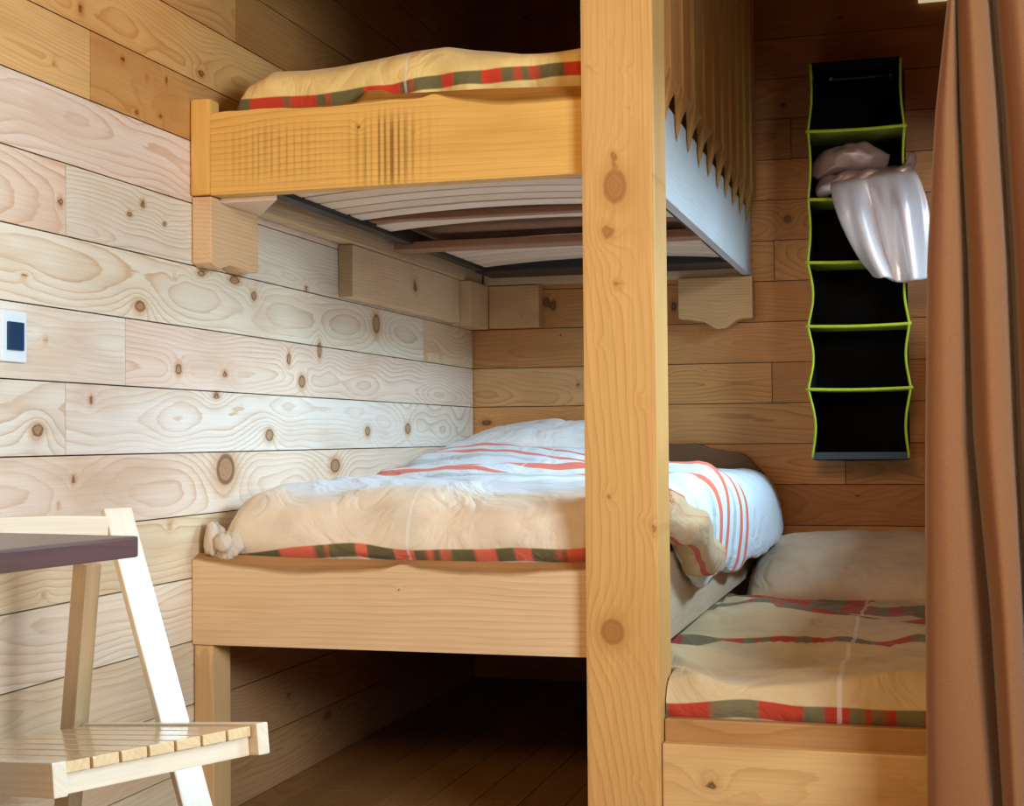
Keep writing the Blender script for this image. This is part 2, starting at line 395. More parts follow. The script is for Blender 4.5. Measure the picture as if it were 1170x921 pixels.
rows = [(.98+k*PH, .98+(k+1)*PH, lrow[k][0], lrow[k][1]) for k in range(-7, 13)]
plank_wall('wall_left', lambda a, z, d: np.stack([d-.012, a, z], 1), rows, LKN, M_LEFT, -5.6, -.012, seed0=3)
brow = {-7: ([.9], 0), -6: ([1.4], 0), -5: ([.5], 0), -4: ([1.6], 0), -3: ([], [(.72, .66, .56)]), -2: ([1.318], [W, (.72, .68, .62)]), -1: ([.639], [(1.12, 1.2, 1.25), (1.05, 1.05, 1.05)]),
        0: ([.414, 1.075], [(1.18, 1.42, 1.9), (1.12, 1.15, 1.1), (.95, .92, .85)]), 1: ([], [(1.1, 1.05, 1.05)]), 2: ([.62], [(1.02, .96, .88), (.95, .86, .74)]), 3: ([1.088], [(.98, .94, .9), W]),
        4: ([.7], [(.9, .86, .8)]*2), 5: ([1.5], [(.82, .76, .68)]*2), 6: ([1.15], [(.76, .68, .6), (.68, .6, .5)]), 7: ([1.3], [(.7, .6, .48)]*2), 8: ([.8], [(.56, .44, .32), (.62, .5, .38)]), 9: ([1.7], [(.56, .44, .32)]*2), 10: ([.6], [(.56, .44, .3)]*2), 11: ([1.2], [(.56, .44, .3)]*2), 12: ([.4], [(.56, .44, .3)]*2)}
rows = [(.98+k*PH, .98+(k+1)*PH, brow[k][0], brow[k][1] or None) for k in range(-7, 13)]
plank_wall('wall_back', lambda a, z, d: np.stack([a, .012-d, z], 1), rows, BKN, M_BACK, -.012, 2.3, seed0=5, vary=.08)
rows = [(.98+k*PH, .98+(k+1)*PH, [-1.1-.3*(k % 3)], None) for k in range(-7, 13)]
plank_wall('wall_right', lambda a, z, d: np.stack([1.972-d, a, z], 1), rows, [], M_BACK, -2.30, -.012, hole=(-1.85, -.50, .98+2*PH, .98+6*PH), seed0=8)
wf = empty('window_1', (1.99, -1.35, .98+2*PH)); tag(wf, kind='structure')
wz0, wz1 = .98+2*PH, .98+6*PH
for nm, lo, hi, ax in (('window_frame', (1.965, -1.855, wz0-.02), (2.02, -.495, wz0+.035), 'y'), ('window_frame', (1.965, -1.855, wz1-.035), (2.02, -.495, wz1+.02), 'y'),
                       ('window_frame', (1.965, -1.855, wz0+.036), (2.02, -1.815, wz1-.036), 'z'), ('window_frame', (1.965, -.535, wz0+.036), (2.02, -.495, wz1-.036), 'z')):
    o = wbox(nm, lo, hi, ax, M_BACK, wf, res=.1, seed=70); o.matrix_parent_inverse = Matrix.Translation(-wf.location)
# floor boards run towards the back wall
rows = [(-.0+.11*i, .11*(i+1), [-1.2-.5*(i % 4), -3.6+.3*(i % 3)], None) for i in range(37)]
plank_wall('floor', lambda a, z, d: np.stack([z-.02, a, d-.012], 1), rows, [], M_FLOOR, -6.6, 0.055, seed0=11, vary=.10)
o = plain_box('ceiling', (-.05, -4.2, CEIL-.02), (2.05, .05, CEIL+.03), M_CEIL); tag(o, kind='structure')

# ------------------------------------------------------------------ camera
f_px = 1662.9985
fw = Vector((-0.2720039, 0.96198982, 0.0242791)); rt = Vector((0.96218366, 0.27227129, -0.0084232)); up = Vector((0.01471353, -0.02106981, 0.99966973))
cam = bpy.data.cameras.new('camera'); co = bpy.data.objects.new('camera', cam); COL.objects.link(co)
Mx = Matrix((rt, up, -fw)).transposed().to_4x4(); Mx.translation = (1.57531945, -5.06128481, 0.86581148)
co.matrix_world = Mx
cam.sensor_fit = 'HORIZONTAL'; cam.sensor_width = 36; cam.lens = f_px/1170*36; cam.clip_start = .02
sc.camera = co

YB = -2.127                                               # face of the bunk boards
# ------------------------------------------------------------------ post
PKN = [(0.975, 1.379, 0.022, 0.0332), (0.96, 1.286, 0.0122, 0.014), (0.979, 1.178, 0.0087, 0.0087), (0.961, 0.471, 0.0227, 0.0245), (0.96, 1.674, 0.0035, 0.0035), (0.919, 1.627, 0.0035, 0.0052), (0.941, 1.61, 0.0035, 0.0035), (1.0, 1.617, 0.0035, 0.0035), (1.006, 1.541, 0.0035, 0.0035), (0.943, 1.061, 0.0035, 0.0035), (1.025, 0.94, 0.0052, 0.0052), (0.958, 0.744, 0.0052, 0.0052), (1.03, 0.693, 0.0052, 0.0052), (0.971, 1.439, 0.007, 0.0105), (1.004, 0.164, 0.0035, 0.0035), (1.049, 0.679, 0.0052, 0.0087), (1.057, 1.392, 0.0052, 0.0052)]
pk = [(z, x, b*1.4, a*1.4) for x, z, a, b in PKN]
PX0, PX1, PY0, PY1 = .905, 1.056, -2.152, -2.003
post = wbox('wooden_post', (PX0, PY0, 0), (PX1, PY1, CEIL-.02), 'z', M_POST, knots=pk, res=.0155, cham=.008, spacing=.008, swirl=.25, seed=417, vaxis='x')
tag(post, 'thick square pine post with round knots, floor to ceiling at the bunk corner', 'post')

# ------------------------------------------------------------------ live edge boards
def live_board(name, x0, x1, zb, wane, top, y0, th, mat, parent, seed, knots=(), Sfun=None, tint=None, spacing=.010, step=.0125):
    """front board whose upper arris keeps the natural edge: face up to the wane line, slanted wane back to the top"""
    xs = np.linspace(x0, x1, int((x1-x0)/step)+1); n = len(xs)
    wz = np.interp(xs, [p[0] for p in wane], [p[1] for p in wane]); tz = np.interp(xs, [p[0] for p in top], [p[1] for p in top])
    ker = np.array([1, 2, 1])/4
    sm = lambda a: np.convolve(np.r_[a[0], a, a[-1]], ker, 'valid')
    wz = sm(wz) + .0015*sn(xs*9, 0*xs, seed, 2); tz = np.maximum(sm(tz), wz+.002)
    nf = 14; prof = []
    for k in range(nf+1): prof.append(np.stack([xs, 0*xs+y0, zb+(wz-zb)*k/nf], 1))
    for k in range(1, 5):
        t = k/4; prof.append(np.stack([xs, 0*xs+y0+.034*t+.004*np.sin(PI*t), wz+(tz-wz)*(t**.8)], 1))
    prof.append(np.stack([xs, 0*xs+y0+th, tz-.002], 1)); prof.append(np.stack([xs, 0*xs+y0+th, 0*xs+zb], 1))
    P = np.stack(prof, 0)                                    # (np, n, 3)
    me = grid_mesh(name, P, closed_u=True)
    bm = bmesh.new(); bm.from_mesh(me); bmesh.ops.holes_fill(bm, edges=[e for e in bm.edges if e.is_boundary])
    bmesh.ops.recalc_face_normals(bm, faces=bm.faces[:]); bm.to_mesh(me); bm.free()
    c = np.array([v.co[:] for v in me.vertices])
    T = np.ones((len(c), 3)); rowi = np.repeat(np.arange(P.shape[0]), n)
    wan = (rowi > nf) & (rowi < nf+5)
    T[wan] = (.55, .41, .27)
    if tint is not None: T *= np.array(tint)
    S = Sfun(c) if Sfun else np.zeros(len(c))
    S = np.maximum(S, np.where(rowi == nf+1, .30+.15*sn(c[:, 0]*5, 0*c[:, 0], seed+9, 2), 0))
    cc = c.copy(); cc[:, 1] -= y0
    finish_wood(me, cc, 'x', seed, knots, spacing, .5, T, S, vaxis='z')
    return link(name, me, mat, parent)

LW = [(0.0, 0.602), (0.015, 0.598), (0.124, 0.579), (0.25, 0.567), (0.364, 0.575), (0.459, 0.585), (0.497, 0.600), (0.526, 0.586), (0.627, 0.576), (0.742, 0.576), (0.906, 0.594)]
LT = [(0.0, 0.614), (0.25, 0.606), (0.493, 0.605), (0.742, 0.604), (0.906, 0.606)]
UW = [(0.053, 1.598), (0.178, 1.600), (0.28, 1.594), (0.394, 1.594), (0.479, 1.596), (0.55, 1.597), (0.576, 1.604), (0.608, 1.592), (0.678, 1.577), (0.746, 1.566), (0.827, 1.569), (0.9, 1.568)]
UT = [(0.053, 1.602), (0.178, 1.606), (0.334, 1.606), (0.387, 1.607), (0.414, 1.631), (0.447, 1.630), (0.473, 1.619), (0.551, 1.617), (0.678, 1.615), (0.9, 1.605)]

# unseen boards added above the bunk opening to shade the upper walls
for nm, x0, x1 in (('lamp_blocker_1', .002, PX0-.002), ('lamp_blocker_2', PX1+.002, 1.958)):
    o = wbox(nm, (x0, -2.12, 1.96), (x1, -2.07, CEIL-.021), 'x', M_BACK, res=.1, seed=601, vaxis='z'); tag(o, kind='structure')

# upper bunk -----------------------------------------------------------------
ub = empty('upper_bunk', (.5, -1.06, 1.41), 0, 'upper bunk frame, golden live-edge front board with dark saw strokes, slats showing below', 'bed')
ub.location = (0, 0, 0)
def saw(c):
    x, z = c[:, 0], c[:, 2]
    zone = 1.1*np.exp(-((x-.47)/.065)**2) * np.exp(-((z-1.49)/.075)**4) + .42*np.exp(-((x-.20)/.10)**2)*np.exp(-((z-1.50)/.06)**4)
    st = np.clip(np.sin(x*2*PI/.0165+1.0*np.sin(x*40)) * 1.7 - .35 + .8*sn(x*14, z*1.2, 77, 2), 0, 1)
    return np.clip(zone*st*1.0, 0, .8)*(c[:, 1] < YB+.003)
live_board('front_board', .05, PX0-.001, 1.4145, UW, UT, YB, .045, M_UP, ub, 903, Sfun=saw, spacing=.014, step=.0045, knots=[(.405, 1.545, .006, .006), (.53, 1.525, .006, .006)])
# left end piece on the wall, front board's stop
wbox('end_stop', (.002, YB-.004, 1.415), (.05, YB+.045, 1.632), 'z', M_UP, ub, cham=.008, seed=911)
# the wall-side and back rails and the outer side board coloured as if daylit
wbox('side_board', (.985, PY1+.001, 1.418), (1.010, -.016, 1.640), 'y', M_SIDE, ub, res=.03, seed=923, vaxis='z', cham=.003)
wbox('wall_rail', (.004, YB+.05, 1.415), (.052, -.055, 1.50), 'y', M_BLOCK, ub, seed=925, vaxis='z')
wbox('back_rail', (.055, -.050, 1.416), (.98, -.004, 1.50), 'x', M_BLOCK, ub, seed=927, vaxis='z')
# sprung slat base: black holders and bowed beech slats
slat_y = [-1.96, -1.865, -1.77, -1.675, -1.58, -1.475, -1.27, -.78, -.69, -.60, -.51, -.42, -.33]
for i, y in enumerate(slat_y):
    wd = .078 if y > -1 else (.082 if y < -1.4 else .115)
    L0, L1 = .135, .955
    def bow(c, y=y):
        t = (c[:, 0]-.545)/.41; c[:, 2] += .018*(1-t*t) ; return c
    wbox('bed_slat', (L0, y-wd/2, 1.452), (L1, y+wd/2, 1.462), 'x', M_SLAT, ub, res=.06, cham=.002, edit=bow, seed=940+i, vaxis='y', tint=(1, 1, 1) if i % 2 else (.94, .92, .9))
for y, w in ((-.98, .09),):
    wbox('cross_beam', (.075, y-w/2, 1.425), (.985, y+w/2, 1.448), 'x', M_BEAM, ub, res=.08, seed=970, vaxis='y')
wbox('cross_beam', (.135, -1.385, 1.456), (.955, -1.345, 1.474), 'x', M_BEAM, ub, res=.08, seed=973, vaxis='y')
for x0, x1 in ((.10, .137), (.953, .978)):
    plain_box('slat_holder', (x0, YB+.06, 1.440), (x1, -.30, 1.480), M_BLACKMETAL, ub, .006)
plain_box('slat_holder', (.10, -.30, 1.436), (.978, -.10, 1.480), M_BLACKMETAL, ub, .006)
# plank floor above the slats so that no light leaks through the bed
wbox('bed_base', (.055, YB+.046, 1.500), (.984, -.052, 1.515), 'y', M_BEAM, ub, res=.2, seed=975)

# triangular gusset under the wall-side front corner
bm = bmesh.new(); tri = [(.051, -2.081), (.051, -1.878), (.190, -2.081)]
lo_ = [bm.verts.new((x, y, 1.404)) for x, y in tri]; hi_ = [bm.verts.new((x, y, 1.4142)) for x, y in tri]
bm.faces.new(lo_); bm.faces.new(hi_[::-1])
for i in range(3): bm.faces.new((lo_[i], hi_[i], hi_[(i+1) % 3], lo_[(i+1) % 3]))
bmesh.ops.recalc_face_normals(bm, faces=bm.faces[:]); bmesh.ops.subdivide_edges(bm, edges=bm.edges[:], cuts=5, use_grid_fill=True)
me = bpy.data.meshes.new('corner_brace'); bm.to_mesh(me); bm.free()
finish_wood(me, np.array([v.co[:] for v in me.vertices]), 'x', 981); link('corner_brace', me, M_SLAT, ub)

# guard: upright pointed pickets along the bunk's outer side
guard = empty('guard_fence', (0, 0, 0), 0, 'guard of upright pointed pine pickets along the open side of the upper bunk', 'guard rail')
n_p = 11
for i in range(n_p):
    w = .112; yc = -1.985 + i*.18 + w/2
    def pointy(c, yc=yc):
        # the foot is cut on a slope, from the shoulder outside down to a point against the board
        z = c[:, 2]; t = np.clip((1.83-z)/(1.83-1.69), 0, 1)
        inn = np.clip((1.036-c[:, 0])/.024, 0, 1)
        d = (c[:, 1]-yc)/(w/2)
        low = 1.69 - .115*inn*(1-.55*np.abs(d+.35)/1.35)
        c[:, 2] = np.where(z < 1.83, z + t*(low-1.69), z)
        tp = np.clip((1.70-c[:, 2])/.12, 0, 1)*inn
        c[:, 1] = yc + (c[:, 1]-yc)*(1-.55*tp) - .010*tp
        return c
    wbox('picket', (1.012, yc-w/2, 1.69), (1.036, yc+w/2, 2.62), 'z', M_GUARD, guard, res=.012 if False else .028, cham=.002, seed=1000+i*3, vaxis='y', edit=pointy,
         tint=((1.1, .90, .80) if i < 3 else (1, 1, .9)))
wbox('guard_rail', (.985, PY1+.002, 2.42), (1.011, -.016, 2.52), 'y', M_GUARD, guard, res=.15, seed=1050, vaxis='z')
wbox('guard_rail', (.985, PY1+.002, 1.72), (1.011, -.016, 1.80), 'y', M_GUARD, guard, res=.15, seed=1053, vaxis='z')

# support blocks ---------------------------------------------------------------
def chip(amp, seed, z0):
    def f(c):
        m = c[:, 2] < z0+.03
        c[:, 2] = np.where(m, c[:, 2] + amp*sn(c[:, 0]*7, c[:, 1]*7, seed, 3)*1.0, c[:, 2]); return c
    return f
G = 'wall blocks carrying the upper bunk'
b = wbox('support_block', (.002, YB+.004, 1.265), (.05, -1.885, 1.413), 'y', M_BLOCK, res=.02, seed=1101, vaxis='z', edit=chip(.010, 5, 1.265), tint=(1.0, .95, .9))
tag(b, 'pine block on the plank wall directly below the golden board of the upper bunk', 'block', G)
b = wbox('support_block', (.002, -1.275, 1.266), (.044, -.30, 1.413), 'y', M_BLOCK, res=.03, seed=1103, vaxis='z', tint=(1.12, 1.13, 1.16), Sfun=lambda c: .55*(c[:, 1] < -1.2735), knots=[(-1.13, 1.37, .012, .010), (-1.20, 1.33, .010, .010), (-.75, 1.35, .03, .03)])
tag(b, 'long pine ledger on the pale wall under the upper bunk, dark end facing out', 'block', G)
b = wbox('support_block', (.002, -.265, 1.258), (.075, -.055, 1.413), 'z', M_BLOCK, res=.03, seed=1105, vaxis='y', tint=(1.05, 1.0, .92))
tag(b, 'short pine block set into the room corner under the upper bunk', 'block', G)
b = wbox('support_block', (.075, -.052, 1.262), (.262, -.003, 1.413), 'x', M_BLOCK, res=.02, seed=1107, vaxis='z', tint=(1.0, .82, .62), knots=[(.10, 1.34, .008, .005), (.20, 1.30, .005, .009), (.23, 1.37, .005, .005)])
tag(b, 'small square pine block on the back wall right beside the room corner', 'block', G)
def chipR(c):
    x = c[:, 0]; m = c[:, 2] < 1.34
    low = np.interp(x, [.76, .80, .86, .895, .93, .97, 1.03], [.012, .008, -.004, -.030, -.026, .006, .008])
    k = np.clip((1.34-c[:, 2])/.08, 0, 1); c[:, 2] += np.where(m, k*low, 0); return c
b = wbox('support_block', (.765, -.075, 1.262), (1.020, -.003, 1.413), 'x', M_BLOCK, res=.018, seed=1109, vaxis='z', edit=chipR, tint=(.92, .74, .54))
tag(b, 'pine block with bark-chipped bottom on the back wall right of the post', 'block', G)

# lower bunk -----------------------------------------------------------------
lb = empty('lower_bunk', (0, 0, 0), 0, 'lower bunk bed frame with a broad tan live-edge front board and open dark space beneath', 'bed')
live_board('front_board', .002, PX0-.001, .4135, LW, LT, YB, .045, M_LOW, lb, 1203, spacing=.014, knots=[(.49, .545, .004, .004)])
wbox('side_board', (.985, PY1+.001, .402), (1.010, -.016, .602), 'y', M_LSIDE, lb, res=.03, seed=1211, vaxis='z', cham=.003)
wbox('bed_base', (.06, YB+.046, .520), (.984, -.030, .545), 'y', M_BEAM, lb, res=.2, seed=1213)
wbox('leg', (.003, YB+.006, .003), (.050, YB+.090, .4125), 'z', M_BLOCK, lb, res=.03, seed=1217, vaxis='y', tint=(1.0, .88, .68))
wbox('wall_rail', (.004, YB+.092, .43), (.055, -.03, .545), 'y', M_BEAM, lb, res=.1, seed=1219)
def hb(c):
    x = c[:, 0]; top = np.interp(x, [0, .2, .72, .80, .90, .985, 1.05], [.835, .845, .845, .842, .825, .800, .735]) + .005*sn(x*6, 0*x, 4, 2)
    t = (c[:, 2]-.56)/(.84-.56); c[:, 2] = .56 + t*(top-.56); return c
wbox('headboard', (.03, -.040, .56), (1.05, -.003, .84), 'x', M_DARKW, lb, res=.02, seed=1221, vaxis='z', edit=hb)
tag([o for o in lb.children if o.name.startswith('headboard')][0], 'dark brown headboard with a sloping live edge')

# single bed -------------------------------------------------------------------
sb = empty('single_bed', (0, 0, 0), 0, 'low single bed frame of orange pine boards beside the post, half hidden by the curtain', 'bed')
wbox('front_board', (1.0575, YB-.010, .003), (1.945, YB+.018, .2475), 'x', M_SINGLE, sb, res=.02, seed=1303, vaxis='z', knots=[(1.155, .172, .020, .014), (1.51, .212, .008, .005)], spacing=.009, swirl=1.0)
wbox('ledge_board', (1.058, YB+.020, .20), (1.945, YB+.045, .2925), 'x', M_SINGLE, sb, res=.03, seed=1307, vaxis='z', tint=(.66, .55, .45))
wbox('bed_base', (1.060, YB+.046, .22), (1.945, -.02, .255), 'y', M_BEAM, sb, res=.2, seed=1311)
wbox('side_board', (1.030, PY1+.01, .003), (1.058, -.02, .262), 'y', M_SINGLE, sb, res=.1, seed=1313, vaxis='z')

# ------------------------------------------------------------------ quilts
RED = (.60, .055, .022); OLV = (.155, .13, .05)
def cloth_obj(name, P, s, t, mat, parent=None, thick=0.):
    me = grid_mesh(name, P); smooth(me)
    fattr(me, 's', s.ravel()); fattr(me, 't', t.ravel())
    o = link(name, me, mat, parent)
    if thick:
        m = o.modifiers.new('thickness', 'SOLIDIFY'); m.thickness = thick; m.offset = -1
    return o

# lower quilt: profile from the front hem over the top to the head
def quilt_lower():
    prof = catmull([(-2.050, .550), (-2.072, .600), (-2.088, .625), (-2.088, .668), (-2.070, .710), (-2.03, .740), (-1.95, .754), (-1.65, .764), (-1.40, .769), (-1.22, .779), (-1.05, .800),
                    (-.88, .824), (-.72, .842), (-.60, .848), (-.48, .838), (-.36, .81), (-.2, .795), (-.06, .79)], 190)
    sl = np.r_[0, np.cumsum(np.linalg.norm(np.diff(prof, axis=0), axis=1))]
    over = catmull([(0, 0), (.030, -.008), (.060, -.035), (.078, -.080), (.082, -.140), (.078, -.200), (.070, -.25), (.055, -.275), (.035, -.27), (.030, -.245)], 34)
    nx = 86
    xs = np.linspace(.035, .985, nx)
    P = []; S = []; T = []
    for i in range(nx+len(over)-1):
        if i < nx:
            x = np.full(len(prof), xs[i]); dz = np.zeros(len(prof)); dx = 0
        else:
            j = i-nx+1
            g = sstep(-2.02, -1.45, prof[:, 0])*.95 + .05
            g2 = np.clip(g, .12, 1)
            flare = .075*sstep(-1.0, -.25, prof[:, 0])*(j/len(over))
            x = .985 + over[j, 0]*np.clip(.15+g*1.1, 0, 1) + flare; dz = over[j, 1]*g2
            dz = dz*(1-.10*sstep(-.9, -.2, prof[:, 0]))
        y = prof[:, 0].copy(); z = prof[:, 1].copy()
        z = z - np.clip(z-.758, 0, 1)*sstep(.50, .93, np.minimum(x, .99))*sstep(-1.15, -.95, y)
        # rounded left side falling towards the wall
        el = np.clip((x-.035)/.12, 0, 1); rl = np.sqrt(np.clip(1-(1-el)**2.2, 0, 1))
        zb = .565
        z = zb + (z-zb)*(.30+.70*rl) if i < nx else z
        y = np.where(prof[:, 1] < .74, y + .035*(1-rl), y)
        z = z + dz
        a = np.full(len(prof), xs[i] if i < nx else .985+.01*(i-nx))
        topm = sstep(.70, .745, prof[:, 1])
        z = z + topm*(.012*sn(a*1.4, y*1.3, 21, 3) + .006*sn(a*4+y, y*3.5, 22, 2) - .012*np.exp(-((y+1.02+.10*np.sin(a*6))/.05)**2))
        # shallow crease rows near the foot end on the left
        z = z - topm*.007*np.abs(np.sin((y*1.0+a*1.6)*16))*np.exp(-((a-.22)/.16)**2)*sstep(-2.0, -1.8, y)*sstep(-1.2, -1.5, y)
        y = y + (1-topm)*(.008*sn(a*3.2, z*3, 23, 3) - .005)*sstep(.60, .64, z)
        y = np.where(x > .897, np.maximum(y, -1.998), y)
        P.append(np.stack([x, y, z], 1))
        S.append(sl + (1-topm)*(.010*sn(a*2.2, 0*a, 24, 2) + .012*np.exp(-((a-.10)/.12)**2)) + topm*(.075*sn(a*.9, y*.7, 25, 2) - .10*np.exp(-((a-.12)/.16)**2)*0 + .12*np.clip(a-1.0, 0, .3)))
        T.append(a)
    P = np.stack(P); S = np.stack(S); T = np.stack(T)
    def s_at(yy): return float(np.interp(yy, prof[:, 0][10:], sl[10:]))
    bands = [(.072, .017, True), (s_at(-1.27), .030, False), (s_at(-1.13), .028, False), (s_at(-.88), .024, False), (s_at(-.78), .020, False)]
    mat = cloth('lower_quilt_cotton', (.84, .69, .50), bands, (.80, .17, .09), OLV, lit_top=(.215, .30, (.72, .78, .82)),
                lines=[(s_at(-1.39), .03, (.46, .52, .52)), (s_at(-1.0), .030, (.46, .50, .50)), (s_at(-1.62), .006, (.45, .5, .5))], seams=[(.50, .004)])
    # the hem band keeps the strong red and olive of the other quilts
    return cloth_obj('quilt', P, S, T, mat)
q = quilt_lower(); tag(q, 'cream quilt with a daylight-whitened top and coral stripes hanging over the side of the lower bunk', 'quilt')
# rolled fold of the quilt's hanging edge
pth = catmull([(1.022, -1.955, .722), (1.040, -1.86, .690), (1.055, -1.70, .635), (1.060, -1.54, .575), (1.058, -1.44, .548)], 40)
rad = np.interp(np.linspace(0, 1, 40), [0, .3, .8, .95, 1], [.040, .052, .050, .036, .010])
me = tube_mesh('quilt_fold', pth, rad, 28)
c = np.array([v.co[:] for v in me.vertices]); ns = .009*sn(c[:, 1]*4, c[:, 2]*9, 31, 3)
c[:, 0] += ns; c[:, 2] += ns; me.vertices.foreach_set('co', c.astype(np.float32).ravel())
ang = np.repeat(np.arange(28)/28., 40)[:len(c)]; ang = np.r_[ang, np.zeros(len(c)-len(ang))]
fattr(me, 's', ang + .25*(c[:, 1]+1.7)); fattr(me, 't', c[:, 1])
link('quilt_fold', me, cloth('fold_cotton', (.62, .45, .25), [(.62, .03, False), (.78, .02, False), (.20, .02, False)], (.55, .09, .04), lines=[(.70, .03, (.35, .24, .14)), (.45, .02, (.42, .28, .15))]), q)

# bunched corner of bed linen at the wall end of the lower bunk
def lump(name, c, r, seed, mat, parent=None, amp=.25, n=26, m=18, freq=3.0, s=0., sq=1.0):
    th = np.linspace(0, 2*PI, n, endpoint=False); ph = np.linspace(.02, PI-.02, m)
    TH, PHI = np.meshgrid(th, ph, indexing='ij')
    sg = lambda v: np.sign(v)*np.abs(v)**sq
    d = np.stack([np.sin(PHI)*sg(np.cos(TH)), np.sin(PHI)*sg(np.sin(TH)), np.cos(PHI)], -1)
    k = 1 + amp*sn(d[..., 0]*.5+d[..., 2]*.3, d[..., 1]*.5-d[..., 2]*.2, seed, 3, freq*.5)
    P = np.array(c) + d*np.array(r)*k[..., None]
    me = grid_mesh(name, P, closed_u=True)
    bm = bmesh.new(); bm.from_mesh(me); bmesh.ops.holes_fill(bm, edges=[e for e in bm.edges if e.is_boundary]); bmesh.ops.recalc_face_normals(bm, faces=bm.faces[:]); bm.to_mesh(me); bm.free()
    smooth(me); nv = len(me.vertices); fattr(me, 's', np.full(nv, s)); fattr(me, 't', np.zeros(nv))
    return link(name, me, mat, parent)
M_SHEET = cloth('sheet_cotton', (.74, .62, .48))
lump('quilt_corner', (.036, -2.085, .640), (.022, .032, .042), 41, M_SHEET, q, .3)
lump('quilt_corner', (.075, -2.094, .632), (.030, .026, .030), 43, M_SHEET, q, .35)

# pillow at the head of the lower bunk
def pillow(name, loc, size, mat, seed, rx=0., rz=0., wr=.012):
    n = 44; m = 30
    u = np.linspace(-1, 1, n); v = np.linspace(-1, 1, m); U, V = np.meshgrid(u, v, indexing='ij')
    pin = 1-.10*(U**2*V**2) ; ex = (1-np.abs(U)**2.6)*(1-np.abs(V)**2.8); h = np.clip(ex, 0, 1)**.46
    X = U*size[0]/2*(1-.07*V**2+.05*U**2*V**2); Y = V*size[1]/2*(1-.07*U**2+.05*U**2*V**2)
    wz = wr*sn(U*1.1, V*1.1, seed, 3)*h
    top = np.stack([X, Y, h*size[2]/2*1.15 + wz], -1); bot = np.stack([X, Y, -h*size[2]/2*.75], -1)
    me1 = grid_mesh(name, top); me2 = grid_mesh(name+'_under', bot[::-1])
    bm = bmesh.new(); bm.from_mesh(me1); bm.from_mesh(me2); bmesh.ops.remove_doubles(bm, verts=bm.verts[:], dist=.0015)
    bmesh.ops.recalc_face_normals(bm, faces=bm.faces[:])
    M = Matrix.Translation(loc) @ Matrix.Rotation(rz, 4, 'Z') @ Matrix.Rotation(rx, 4, 'X'); bmesh.ops.transform(bm, matrix=M, verts=bm.verts[:])
    bm.to_mesh(me1); bm.free(); bpy.data.meshes.remove(me2); smooth(me1)
    nv = len(me1.vertices); fattr(me1, 's', np.full(nv, -1.)); fattr(me1, 't', np.full(nv, -1.))
    return link(name, me1, mat)
o = pillow('pillow', (.385, -.27, .836), (.67, .42, .14), M_PILLOW2, 51, .10)
tag(o, 'white pillow at the head of the lower bunk against the back wall', 'pillow')
o = pillow('pillow', (1.43, -.27, .428), (.80, .46, .160), M_PILLOW, 53, .36, -.03)
tag(o, 'plump cream pillow at the head of the low single bed', 'pillow')

# upper quilt
def quilt_upper():
    UQ = [(0.095, 1.628), (0.10, 1.659), (0.115, 1.690), (0.162, 1.715), (0.246, 1.710), (0.404, 1.715), (0.511, 1.731), (0.577, 1.735), (0.642, 1.722), (0.745, 1.711), (0.905, 1.709), (.975, 1.69)]
    xs = np.r_[np.linspace(.095, .17, 16), np.linspace(.18, .975, 74)]
    tz = np.interp(xs, [p[0] for p in UQ], [p[1] for p in UQ])
    hem = np.interp(xs, [.09, .165, .302, .469, .632, .758, .894, 1.], [1.606, 1.606, 1.605, 1.618, 1.626, 1.634, 1.630, 1.630])
    ny = 120
    t = np.linspace(0, 1, ny)
    P = []; S = []; T = []
    for i, x in enumerate(xs):
        h = tz[i]; z0 = hem[i]-.004
        pr = catmull([(-2.035, 1.520), (-2.060, z0-.03), (-2.072, z0), (-2.082, z0+.3*(h-z0)), (-2.072, z0+.7*(h-z0)), (-2.035, h-.008), (-1.95, h+.004), (-1.5, h+.0), (-1.0, 1.72), (-.5, 1.73), (-.06, 1.70)], ny)
        y = pr[:, 0]; z = pr[:, 1]; a = np.full(ny, x)
        sl = z - hem[i]
        k = sstep(z0, h, z)
        y = y + .010*sn(a*3.5, z*4, 61, 3)*(1-k) + .004*np.sin(a*60+z*30)*(1-k)
        z = z + .006*sn(a*2.5, y*2.5, 62, 2)*k
        top = sstep(-2.03, -1.95, y)
        y = np.where(a > .897, np.maximum(y, -1.998), y)
        P.append(np.stack([a, y, z], 1)); S.append(sl + top*.6 + .008*sn(a*4, 0*a, 63, 2)*sstep(.35, .6, a)); T.append(a)
    mat = cloth('upper_quilt_cotton', (.88, .64, .24), [(.016, .014, True)], RED, OLV, seams=[(.498, .004)])
    return cloth_obj('quilt', np.stack(P), np.stack(S), np.stack(T), mat)
o = quilt_upper(); tag(o, 'yellow cream quilt with a red and olive hem on the upper bunk', 'quilt')

